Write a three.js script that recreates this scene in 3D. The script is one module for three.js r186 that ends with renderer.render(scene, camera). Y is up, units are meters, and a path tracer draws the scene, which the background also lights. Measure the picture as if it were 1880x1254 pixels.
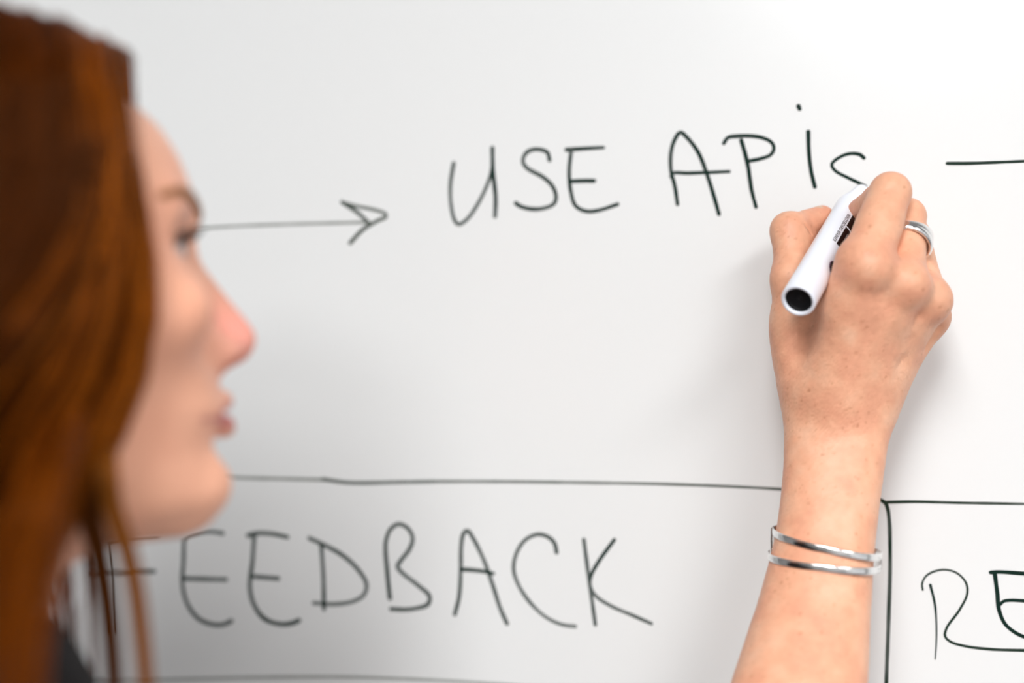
import * as THREE from 'three';
import { mergeGeometries } from 'three/addons/utils/BufferGeometryUtils.js';
import { RoundedBoxGeometry } from 'three/addons/geometries/RoundedBoxGeometry.js';
import { ImprovedNoise } from 'three/addons/math/ImprovedNoise.js';
import { RectAreaLightUniformsLib } from 'three/addons/lights/RectAreaLightUniformsLib.js';

// ------------------------------------------------------------------ camera, light, exposure
const V = (x, y, z) => new THREE.Vector3(x, y, z);
const scene = new THREE.Scene();
const W = 1880, H = 1254, F = 2700;                       // focal length in pixels of the 1880 px frame (a 50 mm lens)
const camera = new THREE.PerspectiveCamera(2 * Math.atan(H / 2 / F) * 180 / Math.PI, W / H, 0.05, 40);
camera.position.set(0, 1.46, 0.857);
camera.rotation.y = 16 * Math.PI / 180;                   // the board runs away to the left
camera.focus = 0.785;
camera.userData.fStop = 2.2;
camera.updateMatrixWorld(true);
scene.background = new THREE.Color(0.95, 0.975, 1.0);      // overcast sky outside the window
scene.backgroundIntensity = 1.2;
const renderer = new THREE.WebGLRenderer({ antialias: true });
renderer.toneMapping = THREE.LinearToneMapping;
renderer.toneMappingExposure = 0.63;
renderer.shadowMap.enabled = true;
renderer.shadowMap.type = THREE.PCFSoftShadowMap;
RectAreaLightUniformsLib.init();
const PANEL = [ // x, z, width, depth, intensity of the ceiling lights
  [-0.05, 2.0, 0.6, 1.2, 28], [-0.05, 3.5, 0.6, 1.2, 34], [1.25, 2.0, 0.6, 1.2, 22], [1.25, 3.5, 0.6, 1.2, 28],
];
const ROOM = { x0: -2.6, x1: 2.3, z0: -0.05, z1: 4.6, h: 2.7 };

// a pixel of the frame at a measured distance from the lens -> a point of the room
const J = (px, py, d) => V((px - W / 2) / F * d, (H / 2 - py) / F * d, -d).applyMatrix4(camera.matrixWorld);
const dirW = (x, y, z) => V(x, y, z).transformDirection(camera.matrixWorld);
// a pixel seen on the board -> its place on the board's face (z = 0)
function onBoard(px, py, z = 0) {
  const d = J(px, py, 1).sub(camera.position);
  return camera.position.clone().addScaledVector(d, (z - camera.position.z) / d.z);
}

// ------------------------------------------------------------------ helpers
let seed = 7;
const rnd = () => { seed = (seed * 1664525 + 1013904223) >>> 0; return seed / 4294967296; };
const rr = (a, b) => a + (b - a) * rnd();
const clamp = (x, a, b) => Math.min(b, Math.max(a, x));
const lerp = (a, b, t) => a + (b - a) * t;
const smooth = (a, b, x) => { const t = clamp((x - a) / (b - a), 0, 1); return t * t * (3 - 2 * t); };
const hash3 = (x, y, z, k = 0) => {
  let h = Math.imul(x, 374761393) ^ Math.imul(y, 668265263) ^ Math.imul(z, 1274126177) ^ Math.imul(k, 974711);
  h = Math.imul(h ^ (h >>> 13), 1274126177); h ^= h >>> 16;
  return (h >>> 0) / 4294967296;
};
function noise(x, y, z) {
  const i = Math.floor(x), j = Math.floor(y), k = Math.floor(z), u = x - i, v = y - j, w = z - k;
  const a = u * u * (3 - 2 * u), b = v * v * (3 - 2 * v), c = w * w * (3 - 2 * w);
  const q = (dx, dy, dz) => hash3(i + dx, j + dy, k + dz);
  return lerp(lerp(lerp(q(0, 0, 0), q(1, 0, 0), a), lerp(q(0, 1, 0), q(1, 1, 0), a), b), lerp(lerp(q(0, 0, 1), q(1, 0, 1), a), lerp(q(0, 1, 1), q(1, 1, 1), a), b), c);
}
const perlin = new ImprovedNoise(), pn = (x, y, z) => perlin.noise(x + 60.3, y + 60.7, z + 60.1);
const fbm = (x, y, z) => (noise(x, y, z) + 0.5 * noise(2.1 * x + 5, 2.1 * y, 2.1 * z) + 0.25 * noise(4.3 * x, 4.3 * y + 9, 4.3 * z)) / 1.75;

const M = (color, roughness, extra = {}) => new THREE.MeshPhysicalMaterial({ color, roughness, ...extra });
function mesh(name, geometry, material, parent, data) {
  const m = new THREE.Mesh(geometry, material);
  m.name = name; m.castShadow = m.receiveShadow = true;
  if (data) m.userData = data;
  (parent ?? scene).add(m);
  return m;
}
function group(name, parent, data) {
  const g = new THREE.Group(); g.name = name;
  if (data) g.userData = data;
  (parent ?? scene).add(g);
  return g;
}
const box = (w, h, d, x, y, z, r = 0.004) => new RoundedBoxGeometry(w, h, d, 2, Math.min(r, w / 2.1, h / 2.1, d / 2.1)).translate(x, y, z);
const plain = (w, h, d, x, y, z) => new THREE.BoxGeometry(w, h, d).translate(x, y, z);

// ------------------------------------------------------------------ the room
const wallGrey = M(new THREE.Color(0.34, 0.335, 0.33), 0.85), wallPaint = M(new THREE.Color(0.50, 0.50, 0.50), 0.85), ceilingPaint = M(new THREE.Color(0.52, 0.52, 0.52), 0.9), carpet = M(new THREE.Color(0.12, 0.12, 0.13), 0.95);
{
  const { x0, x1, z0, z1, h } = ROOM, t = 0.12, cx = (x0 + x1) / 2, cz = (z0 + z1) / 2, S = { kind: 'structure' };
  mesh('floor', plain(x1 - x0 + 2 * t, t, z1 - z0 + 2 * t, cx, -t / 2, cz), carpet, null, { ...S });
  mesh('ceiling', plain(x1 - x0 + 2 * t, t, z1 - z0 + 2 * t, cx, h + t / 2, cz), ceilingPaint, null, { ...S });
  mesh('wall_back', plain(x1 - x0 + 2 * t, h, t, cx, h / 2, z0 - t / 2), wallPaint, null, { ...S });
  mesh('wall_front', plain(x1 - x0 + 2 * t, h, t, cx, h / 2, z1 + t / 2), wallGrey, null, { ...S });
  mesh('wall_left', plain(t, h, z1 - z0, x0 - t / 2, h / 2, cz), wallGrey, null, { ...S });
  const wz0 = 0.5, wz1 = 3.9, wy0 = 0.8, wy1 = 2.5;
  mesh('wall_right', mergeGeometries([
    plain(t, wy0, z1 - z0, x1 + t / 2, wy0 / 2, cz), plain(t, h - wy1, z1 - z0, x1 + t / 2, (h + wy1) / 2, cz),
    plain(t, wy1 - wy0, wz0 - z0, x1 + t / 2, (wy0 + wy1) / 2, (z0 + wz0) / 2), plain(t, wy1 - wy0, z1 - wz1, x1 + t / 2, (wy0 + wy1) / 2, (z1 + wz1) / 2),
  ]), wallPaint, null, { ...S });
  const win = group('window_1', null, { ...S }), fm = M(new THREE.Color(0.82, 0.82, 0.82), 0.4), y = (wy0 + wy1) / 2, z = (wz0 + wz1) / 2, hh = wy1 - wy0, ww = wz1 - wz0;
  for (const [a, b, c, d] of [[0.05, ww, wy0 + 0.025, z], [0.05, ww, wy1 - 0.025, z], [hh, 0.05, y, wz0 + 0.025], [hh, 0.05, y, wz1 - 0.025], [hh, 0.06, y, z]])
    mesh('window_frame', box(0.06, a, b, x1 + 0.06, c, d), fm, win);
  const glass = M(0xffffff, 0.02, { transmission: 1, thickness: 0, ior: 1.5 });
  for (const s of [-1, 1]) mesh('pane', plain(0.006, hh - 0.1, ww / 2 - 0.08, x1 + 0.06, y, z + s * ww / 4), glass, win);
  mesh('window_sill', box(0.18, 0.03, ww + 0.1, x1 - 0.06, wy0 - 0.015, z), fm, win);
}
PANEL.forEach(([x, z, w, d, power], i) => {
  const t = group('ceiling_light', null, { label: ['white flat ceiling light panel away from the window, nearer the whiteboard', 'white flat ceiling light panel away from the window, farther from the whiteboard', 'white flat ceiling light panel beside the window, nearer the whiteboard', 'white flat ceiling light panel beside the window, farther from the whiteboard'][i], category: 'ceiling light' });
  if (i) t.name += '_00' + i;
  t.position.set(x, ROOM.h, z);
  mesh('housing', box(w + 0.04, 0.05, d + 0.04, 0, -0.025, 0), M(0xf2f2f2, 0.5), t);
  mesh('diffuser', box(w, 0.006, d, 0, -0.053, 0, 0.002), M(0xffffff, 0.6, { emissive: new THREE.Color(0.985, 0.99, 0.99), emissiveIntensity: Math.min(6, power * 0.5) }), t);
  const l = new THREE.RectAreaLight(new THREE.Color(0.985, 0.99, 0.99), power, w, d);
  l.name = 'ceiling_light_glow'; l.position.set(x, ROOM.h - 0.06, z); l.lookAt(x, 0, z); l.castShadow = true;
  scene.add(l);
});

// ------------------------------------------------------------------ the whiteboard and its writing
const boardWhite = new THREE.Color(0.83, 0.835, 0.83);
const whiteboard = group('whiteboard', null, { label: 'large white glossy board covered with handwritten green-black words and lines', category: 'whiteboard' });
{
  whiteboard.position.set(0.1, 1.46, 0);
  const ox = -0.1, oy = -1.46;                                        // children are placed in room coordinates through this offset
  const bw = 3.4, bh = 1.5;
  mesh('writing_surface', plain(bw, bh, 0.02, 0, 0, -0.01), M(boardWhite, 0.22, { specularIntensity: 0.9 }), whiteboard);
  const alu = M(0xb9bcc0, 0.35, { metalness: 0.9 });
  for (const s of [-1, 1]) {
    mesh('frame_bar', box(bw + 0.06, 0.03, 0.032, 0, s * (bh / 2 + 0.014), -0.012), alu, whiteboard);
    mesh('frame_bar', box(0.03, bh, 0.032, s * (bw / 2 + 0.014), 0, -0.012), alu, whiteboard);
  }
  mesh('pen_tray', box(1.2, 0.012, 0.07, 0, -bh / 2 - 0.02, 0.036), alu, whiteboard);

  const ink = new THREE.Color(0.004, 0.022, 0.015), olive = new THREE.Color(0.085, 0.10, 0.06);
  let layer = 0, broad = 0.86, fuller = 0.07;
  // one pen stroke: points as [pixel x, pixel y], widths in millimetres, density of the ink at start and end
  function stroke(pts, w0 = 2.7, w1 = w0, d0 = 0.95, d1 = d0, tone = 0) {
    const z = 0.00012 + 0.000012 * (layer++ % 12), P = pts.map(([x, y]) => { const q = onBoard(x, y); return V(q.x + ox, q.y + oy, z); });
    const curve = P.length > 1 ? new THREE.CatmullRomCurve3(P, false, 'centripetal') : null, len = curve.getLength(), n = Math.max(6, Math.round(len / 0.0012));
    const pos = [], col = [], idx = [], c = new THREE.Color(), cols = 5;
    const rows = [];
    for (let i = 0; i <= n; i++) { const t = i / n; rows.push([curve.getPointAt(t), curve.getTangentAt(t), t, 1, 0]); }
    const cap = (at, back) => { const out = []; for (let k = 1; k <= 4; k++) { const a = k / 4 * Math.PI / 2; out.push([at[0], at[1], at[2], Math.max(0.02, Math.cos(a)), (back ? -1 : 1) * Math.sin(a)]); } return out; };
    const all = [...cap(rows[0], true).reverse(), ...rows, ...cap(rows[n], false)];
    const s0 = rnd() * 90;
    all.forEach(([p, t, u, k, ext], i) => {
      const wob = 1 + 0.16 * (noise(u * len * 160 + s0, s0, 1) - 0.5), hw = lerp(w0, w1, u) / 2000 * broad * wob, nx = -t.y, ny = t.x;
      const den = clamp(lerp(d0, d1, u) + fuller + (lerp(d0, d1, u) > 0.97 ? 0.03 : 0.14) * (noise(u * len * 90 + s0, 3, s0) - 0.5), 0, 1);
      for (let j = 0; j < cols; j++) {
        const v = (j / (cols - 1) - 0.5) * 2, e = den;
        pos.push(p.x + nx * hw * v * k + t.x * hw * ext, p.y + ny * hw * v * k + t.y * hw * ext, p.z);
        c.copy(ink).lerp(olive, tone).lerp(boardWhite, 1 - clamp(e, 0, 1)); col.push(c.r, c.g, c.b);
      }
      if (i) for (let j = 0; j < cols - 1; j++) { const a = (i - 1) * cols + j, b = a + cols; idx.push(a, b, a + 1, a + 1, b, b + 1); }
    });
    const g = new THREE.BufferGeometry();
    g.setAttribute('position', new THREE.Float32BufferAttribute(pos, 3)); g.setAttribute('color', new THREE.Float32BufferAttribute(col, 3));
    g.setAttribute('normal', new THREE.Float32BufferAttribute(pos.map((_, i) => (i % 3 === 2 ? 1 : 0)), 3)); g.setIndex(idx);
    return g;
  }
  const inkMat = M(0xffffff, 0.55, { specularIntensity: 0.25, vertexColors: true, side: THREE.DoubleSide });
  const draw = (name, strokes, parent, data) => mesh(name, mergeGeometries(strokes), inkMat, parent, data);
  const word = (label) => group('handwritten_word', whiteboard, { label });

  const use = word('the word USE in dark green marker');
  draw('letter', [stroke([[833, 300], [827, 339], [828, 375], [835, 405], [842, 412], [858, 402], [882, 366], [899, 327], [905, 300]], 3.0, 2.4, 0.84, 0.88), stroke([[904, 272], [905, 313], [910, 363], [909, 397]], 3.1, 3, 0.93, 0.86)], use);
  draw('letter', [stroke([[1009, 294], [1005, 280], [984, 274], [967, 280], [960, 295], [966, 307], [998, 326], [1015, 343], [1021, 362], [1017, 374], [1000, 382], [978, 384], [956, 379], [947, 373]], 2.8, 2.9, 0.9)], use);
  draw('letter', [stroke([[1040, 275], [1070, 273], [1108, 271]], 3, 2.3, 0.93), stroke([[1049, 275], [1045, 315], [1048, 351], [1057, 378], [1077, 388], [1100, 386], [1134, 375]], 2.9, 2.6, 0.9), stroke([[1047, 333], [1070, 332], [1091, 332]], 2.8, 2.8, 0.93)], use);
  const api = word('the word APIs being written in dark green marker');
  draw('letter', [stroke([[1244, 375], [1239, 342], [1232, 313], [1232, 280], [1239, 256], [1249, 243], [1261, 252], [1282, 280], [1299, 323], [1313, 368], [1320, 393]], 2.7, 2.9, 0.92), stroke([[1232, 324], [1236, 318], [1262, 318], [1290, 317], [1339, 315]], 2.4, 2.3, 0.94)], api);
  draw('letter', [stroke([[1361, 258], [1368, 282], [1373, 303], [1380, 349], [1388, 380]], 3, 2.6, 0.99), stroke([[1329, 263], [1336, 253], [1354, 250], [1383, 250], [1403, 254], [1417, 262], [1421, 273], [1415, 284], [1398, 291], [1374, 296]], 2.7, 2.5, 0.95)], api);
  draw('letter', [stroke([[1466, 195], [1468, 200]], 3, 2.8, 1), stroke([[1484, 242], [1485, 277], [1489, 313], [1496, 343]], 2.9, 2.6, 1)], api);
  draw('letter', [stroke([[1586, 290], [1579, 284], [1561, 282], [1541, 289], [1527, 302], [1533, 313], [1558, 327], [1579, 337], [1589, 342]], 2.4, 2.1, 1)], api);
  const arrow = group('drawn_arrow', whiteboard, { label: 'arrow pointing at the word USE, thin faded shaft' });
  draw('arrow_shaft', [stroke([[225, 427], [340, 421], [420, 416], [520, 412], [600, 410], [678, 408]], 1.8, 2.0, 0.66, 0.72, 0.5)], arrow);
  draw('arrow_head', [stroke([[627, 371], [653, 378], [690, 386], [708, 393], [709, 398], [696, 404], [667, 421], [643, 446]], 2.2, 3, 0.74, 0.92, 0.3), stroke([[628, 371], [655, 389], [675, 407]], 3, 2.6, 0.9, 0.85, 0.2)], arrow);
  draw('ruled_line', [stroke([[1739, 300], [1775, 300], [1808, 299], [1880, 296], [2060, 288]], 2.2, 1.2, 0.98, 0.8, 0.1)], whiteboard, { label: 'short line right of the word APIs' });
  draw('ruled_line', [stroke([[330, 869], [415, 876], [520, 879], [598, 881]], 2.3, 2.3, 0.66, 0.7, 0.6), stroke([[593, 880], [640, 886], [740, 885], [800, 884]], 2.6, 2.3, 0.88, 0.8, 0.25), stroke([[780, 884], [900, 884], [1070, 886], [1230, 889], [1430, 898], [1530, 908]], 2.0, 1.9, 0.78, 0.74, 0.3)], whiteboard, { label: 'long line above the word FEEDBACK' });
  draw('ruled_line', [stroke([[-60, 1252], [100, 1250], [250, 1249], [450, 1244], [640, 1243], [760, 1247], [860, 1252], [1000, 1262]], 2.3, 2, 0.6, 0.56, 0.6)], whiteboard, { label: 'faded line under the word FEEDBACK' });
  draw('drawn_box', [stroke([[1540, 911], [1600, 914], [1614, 917], [1625, 923], [1630, 935], [1633, 960], [1634, 1000], [1634, 1050], [1632, 1120], [1630, 1180], [1627, 1260], [1624, 1400]], 2.4, 2.5, 0.95, 0.86, 0.15), stroke([[1624, 922], [1680, 921], [1760, 923], [1880, 925], [2060, 929]], 2, 1.3, 0.97, 0.74, 0.2)], whiteboard, { label: 'corner of a drawn box right of the wrist' });
  broad = 0.94; fuller = 0.10;
  const fb = word('the word FEEDBACK in dark green marker');
  draw('letter', [stroke([[199, 998], [204, 1060], [205, 1110], [207, 1162]], 1.7, 1.7, 0.9), stroke([[170, 1053], [230, 1051], [283, 1049]], 3, 3, 0.86), stroke([[196, 992], [240, 985], [290, 982]], 2.6, 2.6, 0.85)], fb);
  draw('letter', [stroke([[338, 991], [345, 984], [362, 979], [385, 976], [409, 979]], 2.2, 3, 0.82, 0.72), stroke([[338, 989], [337, 1030], [335, 1072], [344, 1108], [365, 1136], [394, 1147], [412, 1146], [425, 1140]], 2.9, 3.1, 0.84), stroke([[338, 1062], [375, 1063], [415, 1064]], 3, 3, 0.84, 0.74)], fb);
  draw('letter', [stroke([[456, 983], [472, 979], [499, 980], [528, 986]], 3.2, 2.8, 0.84), stroke([[467, 983], [464, 1028], [459, 1079], [467, 1111], [486, 1136], [515, 1146], [537, 1144], [549, 1139]], 3.1, 3.1, 0.84), stroke([[461, 1058], [485, 1060], [511, 1062]], 3, 3, 0.87)], fb);
  draw('letter', [stroke([[568, 988], [590, 998], [627, 1018], [657, 1045], [673, 1072], [669, 1091], [651, 1103], [617, 1109], [576, 1107]], 2.9, 2.7, 0.84, 0.78), stroke([[590, 999], [594, 1060], [595, 1118]], 2.9, 2.9, 0.84)], fb);
  draw('letter', [stroke([[716, 1098], [712, 1060], [708, 1018]], 3.1, 2.6, 1), stroke([[713, 1065], [708, 1011], [709, 992], [717, 972], [732, 962], [749, 970], [758, 988], [752, 1008], [737, 1028], [730, 1040], [738, 1051], [767, 1074], [789, 1095], [786, 1109], [768, 1116], [746, 1119], [718, 1118]], 2.8, 2.7, 0.84, 0.8)], fb);
  draw('letter', [stroke([[835, 1128], [843, 1095], [846, 1043], [847, 1001], [851, 980], [858, 974], [869, 989], [889, 1030], [904, 1072], [919, 1118], [931, 1145]], 2.6, 2.8, 0.85, 0.78), stroke([[846, 1045], [872, 1047], [894, 1050], [906, 1053]], 2.7, 2.2, 0.88)], fb);
  draw('letter', [stroke([[1022, 1014], [1018, 997], [1005, 985], [987, 981], [965, 991], [949, 1014], [943, 1045], [953, 1076], [975, 1108], [1004, 1134], [1033, 1147], [1056, 1150]], 2.6, 2.4, 0.82, 0.74)], fb);
  draw('letter', [stroke([[1072, 991], [1078, 1037], [1085, 1088], [1093, 1147]], 2.6, 2.4, 0.86, 0.76), stroke([[1128, 991], [1101, 1028], [1086, 1055], [1083, 1074], [1093, 1093], [1123, 1113], [1160, 1129], [1196, 1145]], 2.5, 2.3, 0.88, 0.74)], fb);
  broad = 0.80; fuller = 0.03;
  const re = word('cut-off word beginning RE in black marker');
  draw('letter', [stroke([[1694, 1083], [1693, 1071], [1702, 1056], [1729, 1046], [1755, 1051], [1773, 1069], [1776, 1089], [1762, 1119], [1738, 1153], [1735, 1168], [1745, 1178], [1771, 1186], [1819, 1192], [1880, 1194], [1945, 1195]], 1.4, 2.2, 0.94, 0.96, 0.12), stroke([[1708, 1074], [1716, 1107], [1719, 1142], [1719, 1178], [1717, 1210]], 1.9, 0.9, 1, 0.9)], re);
  draw('letter', [stroke([[1819, 1051], [1833, 1050], [1880, 1053], [1930, 1056]], 2.6, 2.6, 1), stroke([[1826, 1051], [1831, 1089], [1834, 1119], [1845, 1145], [1862, 1160], [1880, 1169], [1925, 1178]], 2.9, 2.4, 1), stroke([[1836, 1110], [1842, 1104], [1853, 1102], [1880, 1103], [1915, 1105]], 2.3, 2.6, 1)], re);
}

// ------------------------------------------------------------------ surfaces from distance fields
function surfaceNet(f, lo, hi, h, finish) {
  const n = [0, 1, 2].map((i) => Math.ceil((hi[i] - lo[i]) / h) + 1), [nx, ny, nz] = n, B = 8, val = new Float32Array(nx * ny * nz), at = (i, j, k) => i + nx * (j + ny * k);
  const blocks = [];
  for (let k = 0; k < nz; k += B) for (let j = 0; j < ny; j += B) for (let i = 0; i < nx; i += B) {
    const d = f(lo[0] + (i + B / 2) * h, lo[1] + (j + B / 2) * h, lo[2] + (k + B / 2) * h);
    if (Math.abs(d) < B * h * 1.25) blocks.push([i, j, k]);
    else for (let c = k; c < Math.min(nz, k + B); c++) for (let b = j; b < Math.min(ny, j + B); b++) val.fill(d, at(i, b, c), at(Math.min(nx, i + B) - 1, b, c) + 1);
  }
  for (const [i, j, k] of blocks) for (let c = k; c < Math.min(nz, k + B); c++) for (let b = j; b < Math.min(ny, j + B); b++) for (let a = i; a < Math.min(nx, i + B); a++) val[at(a, b, c)] = f(lo[0] + a * h, lo[1] + b * h, lo[2] + c * h);
  const cell = new Map(), pos = [], idx = [], e = [0, 1, nx, nx + 1, nx * ny, nx * ny + 1, nx * ny + nx, nx * ny + nx + 1];
  const edges = [[0, 1], [2, 3], [4, 5], [6, 7], [0, 2], [1, 3], [4, 6], [5, 7], [0, 4], [1, 5], [2, 6], [3, 7]];
  const vertex = (i, j, k) => {
    const key = at(i, j, k);
    let v = cell.get(key);
    if (v !== undefined) return v;
    let x = 0, y = 0, z = 0, m = 0;
    for (const [a, b] of edges) {
      const p = val[key + e[a]], q = val[key + e[b]];
      if ((p < 0) === (q < 0)) continue;
      const t = p / (p - q);
      x += lerp(a & 1, b & 1, t); y += lerp((a >> 1) & 1, (b >> 1) & 1, t); z += lerp(a >> 2, b >> 2, t); m++;
    }
    v = pos.length / 3; cell.set(key, v);
    pos.push(lo[0] + (i + x / m) * h, lo[1] + (j + y / m) * h, lo[2] + (k + z / m) * h);
    return v;
  };
  const near = (i, j, k) => i > 0 && j > 0 && k > 0 && i < nx - 1 && j < ny - 1 && k < nz - 1;
  const quad = (a, b, c, d, flip) => (flip ? idx.push(a, c, b, a, d, c) : idx.push(a, b, c, a, c, d));
  for (let k = 1; k < nz - 1; k++) for (let j = 1; j < ny - 1; j++) for (let i = 1; i < nx - 1; i++) {
    const s = at(i, j, k), a = val[s] < 0;
    if (a !== val[s + 1] < 0 && near(i, j, k)) quad(vertex(i, j - 1, k - 1), vertex(i, j, k - 1), vertex(i, j, k), vertex(i, j - 1, k), !a);
    if (a !== val[s + nx] < 0 && near(i, j, k)) quad(vertex(i - 1, j, k - 1), vertex(i - 1, j, k), vertex(i, j, k), vertex(i, j, k - 1), !a);
    if (a !== val[s + nx * ny] < 0 && near(i, j, k)) quad(vertex(i - 1, j - 1, k), vertex(i, j - 1, k), vertex(i, j, k), vertex(i - 1, j, k), !a);
  }
  const g = finish ?? f, N = new Float32Array(pos.length), E = h * 0.4;
  for (let i = 0; i < pos.length; i += 3) {
    let gx, gy, gz, l;
    for (let pass = 0; pass < 3; pass++) {
      const x = pos[i], y = pos[i + 1], z = pos[i + 2];
      gx = g(x + E, y, z) - g(x - E, y, z); gy = g(x, y + E, z) - g(x, y - E, z); gz = g(x, y, z + E) - g(x, y, z - E);
      l = Math.hypot(gx, gy, gz) || 1;
      if (pass < 2) { const s = clamp(g(x, y, z) / (l / (2 * E)), -h, h) / l; pos[i] -= gx * s; pos[i + 1] -= gy * s; pos[i + 2] -= gz * s; }
    }
    N[i] = gx / l; N[i + 1] = gy / l; N[i + 2] = gz / l;
  }
  const geo = new THREE.BufferGeometry();
  geo.setAttribute('position', new THREE.Float32BufferAttribute(pos, 3)); geo.setAttribute('normal', new THREE.BufferAttribute(N, 3)); geo.setIndex(idx);
  return geo;
}
const smin = (a, b, k) => { const h = Math.max(k - Math.abs(a - b), 0) / k; return Math.min(a, b) - h * h * k * 0.25; };
const smax = (a, b, k) => -smin(-a, -b, k);
function seg(x, y, z, a, b) { // distance to the segment and the place along it
  const dx = b.x - a.x, dy = b.y - a.y, dz = b.z - a.z, t = clamp(((x - a.x) * dx + (y - a.y) * dy + (z - a.z) * dz) / (dx * dx + dy * dy + dz * dz), 0, 1);
  seg.t = t;
  return Math.hypot(x - a.x - dx * t, y - a.y - dy * t, z - a.z - dz * t);
}
const bone = (x, y, z, a, b, ra, rb) => seg(x, y, z, a, b) - lerp(ra, rb, seg.t);
const bone3 = (x, y, z, a, b, ra, rm, rb) => { const d = seg(x, y, z, a, b), t = seg.t; return d - (t < 0.5 ? lerp(ra, rm, smooth(0, 0.5, t)) : lerp(rm, rb, smooth(0.5, 1, t))); };
function paint(geo, color) {
  const p = geo.attributes.position, n = geo.attributes.normal, c = new Float32Array(p.count * 3), o = new THREE.Color();
  for (let i = 0; i < p.count; i++) { color(o, p.getX(i), p.getY(i), p.getZ(i), n.getX(i), n.getY(i), n.getZ(i)); c[i * 3] = o.r; c[i * 3 + 1] = o.g; c[i * 3 + 2] = o.b; }
  geo.setAttribute('color', new THREE.BufferAttribute(c, 3));
  return geo;
}
const boundsOf = (pts, m) => { const b = new THREE.Box3().setFromPoints(pts).expandByScalar(m); return [b.min.toArray(), b.max.toArray()]; };

// ------------------------------------------------------------------ the hand and forearm
const HJ = {
  thumbCmc: J(1479, 692, 0.786), thumbMcp: J(1455, 515, 0.792), thumbIp: J(1449, 424, 0.803), thumbTip: J(1509, 401, 0.817),
  iC: J(1530, 715, 0.769), iM: J(1588, 487, 0.742), iP: J(1635, 354, 0.757), iD: J(1613, 370, 0.781), iT: J(1582, 389, 0.796),
  mC: J(1550, 712, 0.768), mM: J(1661, 525, 0.747), mP: J(1665, 398, 0.773), mD: J(1640, 430, 0.805), mT: J(1566, 427, 0.819),
  rC: J(1574, 716, 0.773), rM: J(1703, 551, 0.761), rP: J(1673, 430, 0.790), rD: J(1655, 470, 0.816), rT: J(1608, 478, 0.821),
  pC: J(1596, 724, 0.781), pM: J(1708, 583, 0.776), pP: J(1680, 472, 0.804), pD: J(1665, 506, 0.819), pT: J(1626, 514, 0.822),
};
const armRows = [ // pixel row, centre, half width, distance, half depth (m)
  [690, 1549, 95, 0.777, 0.0170], [745, 1540, 97.5, 0.777, 0.0180], [790, 1536, 95, 0.774, 0.0188], [860, 1530.5, 91, 0.768, 0.0198], [940, 1521, 89.5, 0.760, 0.0210], [1010, 1511, 92, 0.753, 0.0228], [1100, 1496, 101, 0.743, 0.0255],
  [1254, 1467, 122.5, 0.722, 0.0305], [1400, 1440, 138, 0.703, 0.0350], [1560, 1418, 138, 0.685, 0.0375], [1720, 1400, 112, 0.668, 0.0370],
].map(([py, px, hw, d, b]) => { const c = J(px, py, d); return { y: c.y, x: c.x, z: c.z, a: hw * d / F, b }; });
const armSide = dirW(1, 0, 0.28).setY(0).normalize(), armOut = V(-armSide.z, 0, armSide.x);
function armAt(y) {
  const R = armRows;
  let i = 1;
  while (i < R.length - 1 && y < R[i].y) i++;
  const p = R[i - 1], q = R[i], o = R[Math.max(0, i - 2)], r = R[Math.min(R.length - 1, i + 1)], t = clamp((p.y - y) / (p.y - q.y), 0, 1);
  const c = (k) => { // Hermite with finite-difference slopes
    const h = p.y - q.y, m0 = i > 1 ? (q[k] - o[k]) / (o.y - q.y) * h : q[k] - p[k], m1 = i < R.length - 1 ? (r[k] - p[k]) / (p.y - r.y) * h : q[k] - p[k], t2 = t * t, t3 = t2 * t;
    return (2 * t3 - 3 * t2 + 1) * p[k] + (t3 - 2 * t2 + t) * m0 + (-2 * t3 + 3 * t2) * q[k] + (t3 - t2) * m1;
  };
  return { x: c('x'), z: c('z'), a: c('a'), b: c('b') };
}
const armTop = armRows[0].y, armEnd = armRows[armRows.length - 1].y;
function forearm(x, y, z) {
  const s = armAt(y), dx = x - s.x, dz = z - s.z, u = dx * armSide.x + dz * armSide.z, v = dx * armOut.x + dz * armOut.z;
  const q = Math.pow(Math.pow(Math.abs(u) / s.a, 2.25) + Math.pow(Math.abs(v) / s.b, 2.25), 1 / 2.25), r = Math.hypot(u, v);
  let d = q > 1e-4 ? r * (1 - 1 / q) * 0.93 : -s.b;
  if (q < 0.5) d = Math.min(d, -0.5 * s.b);
  return smax(smax(d, y - armTop, 0.012), armEnd - y, 0.02);
}
const creases = [], ridges = [];
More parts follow.
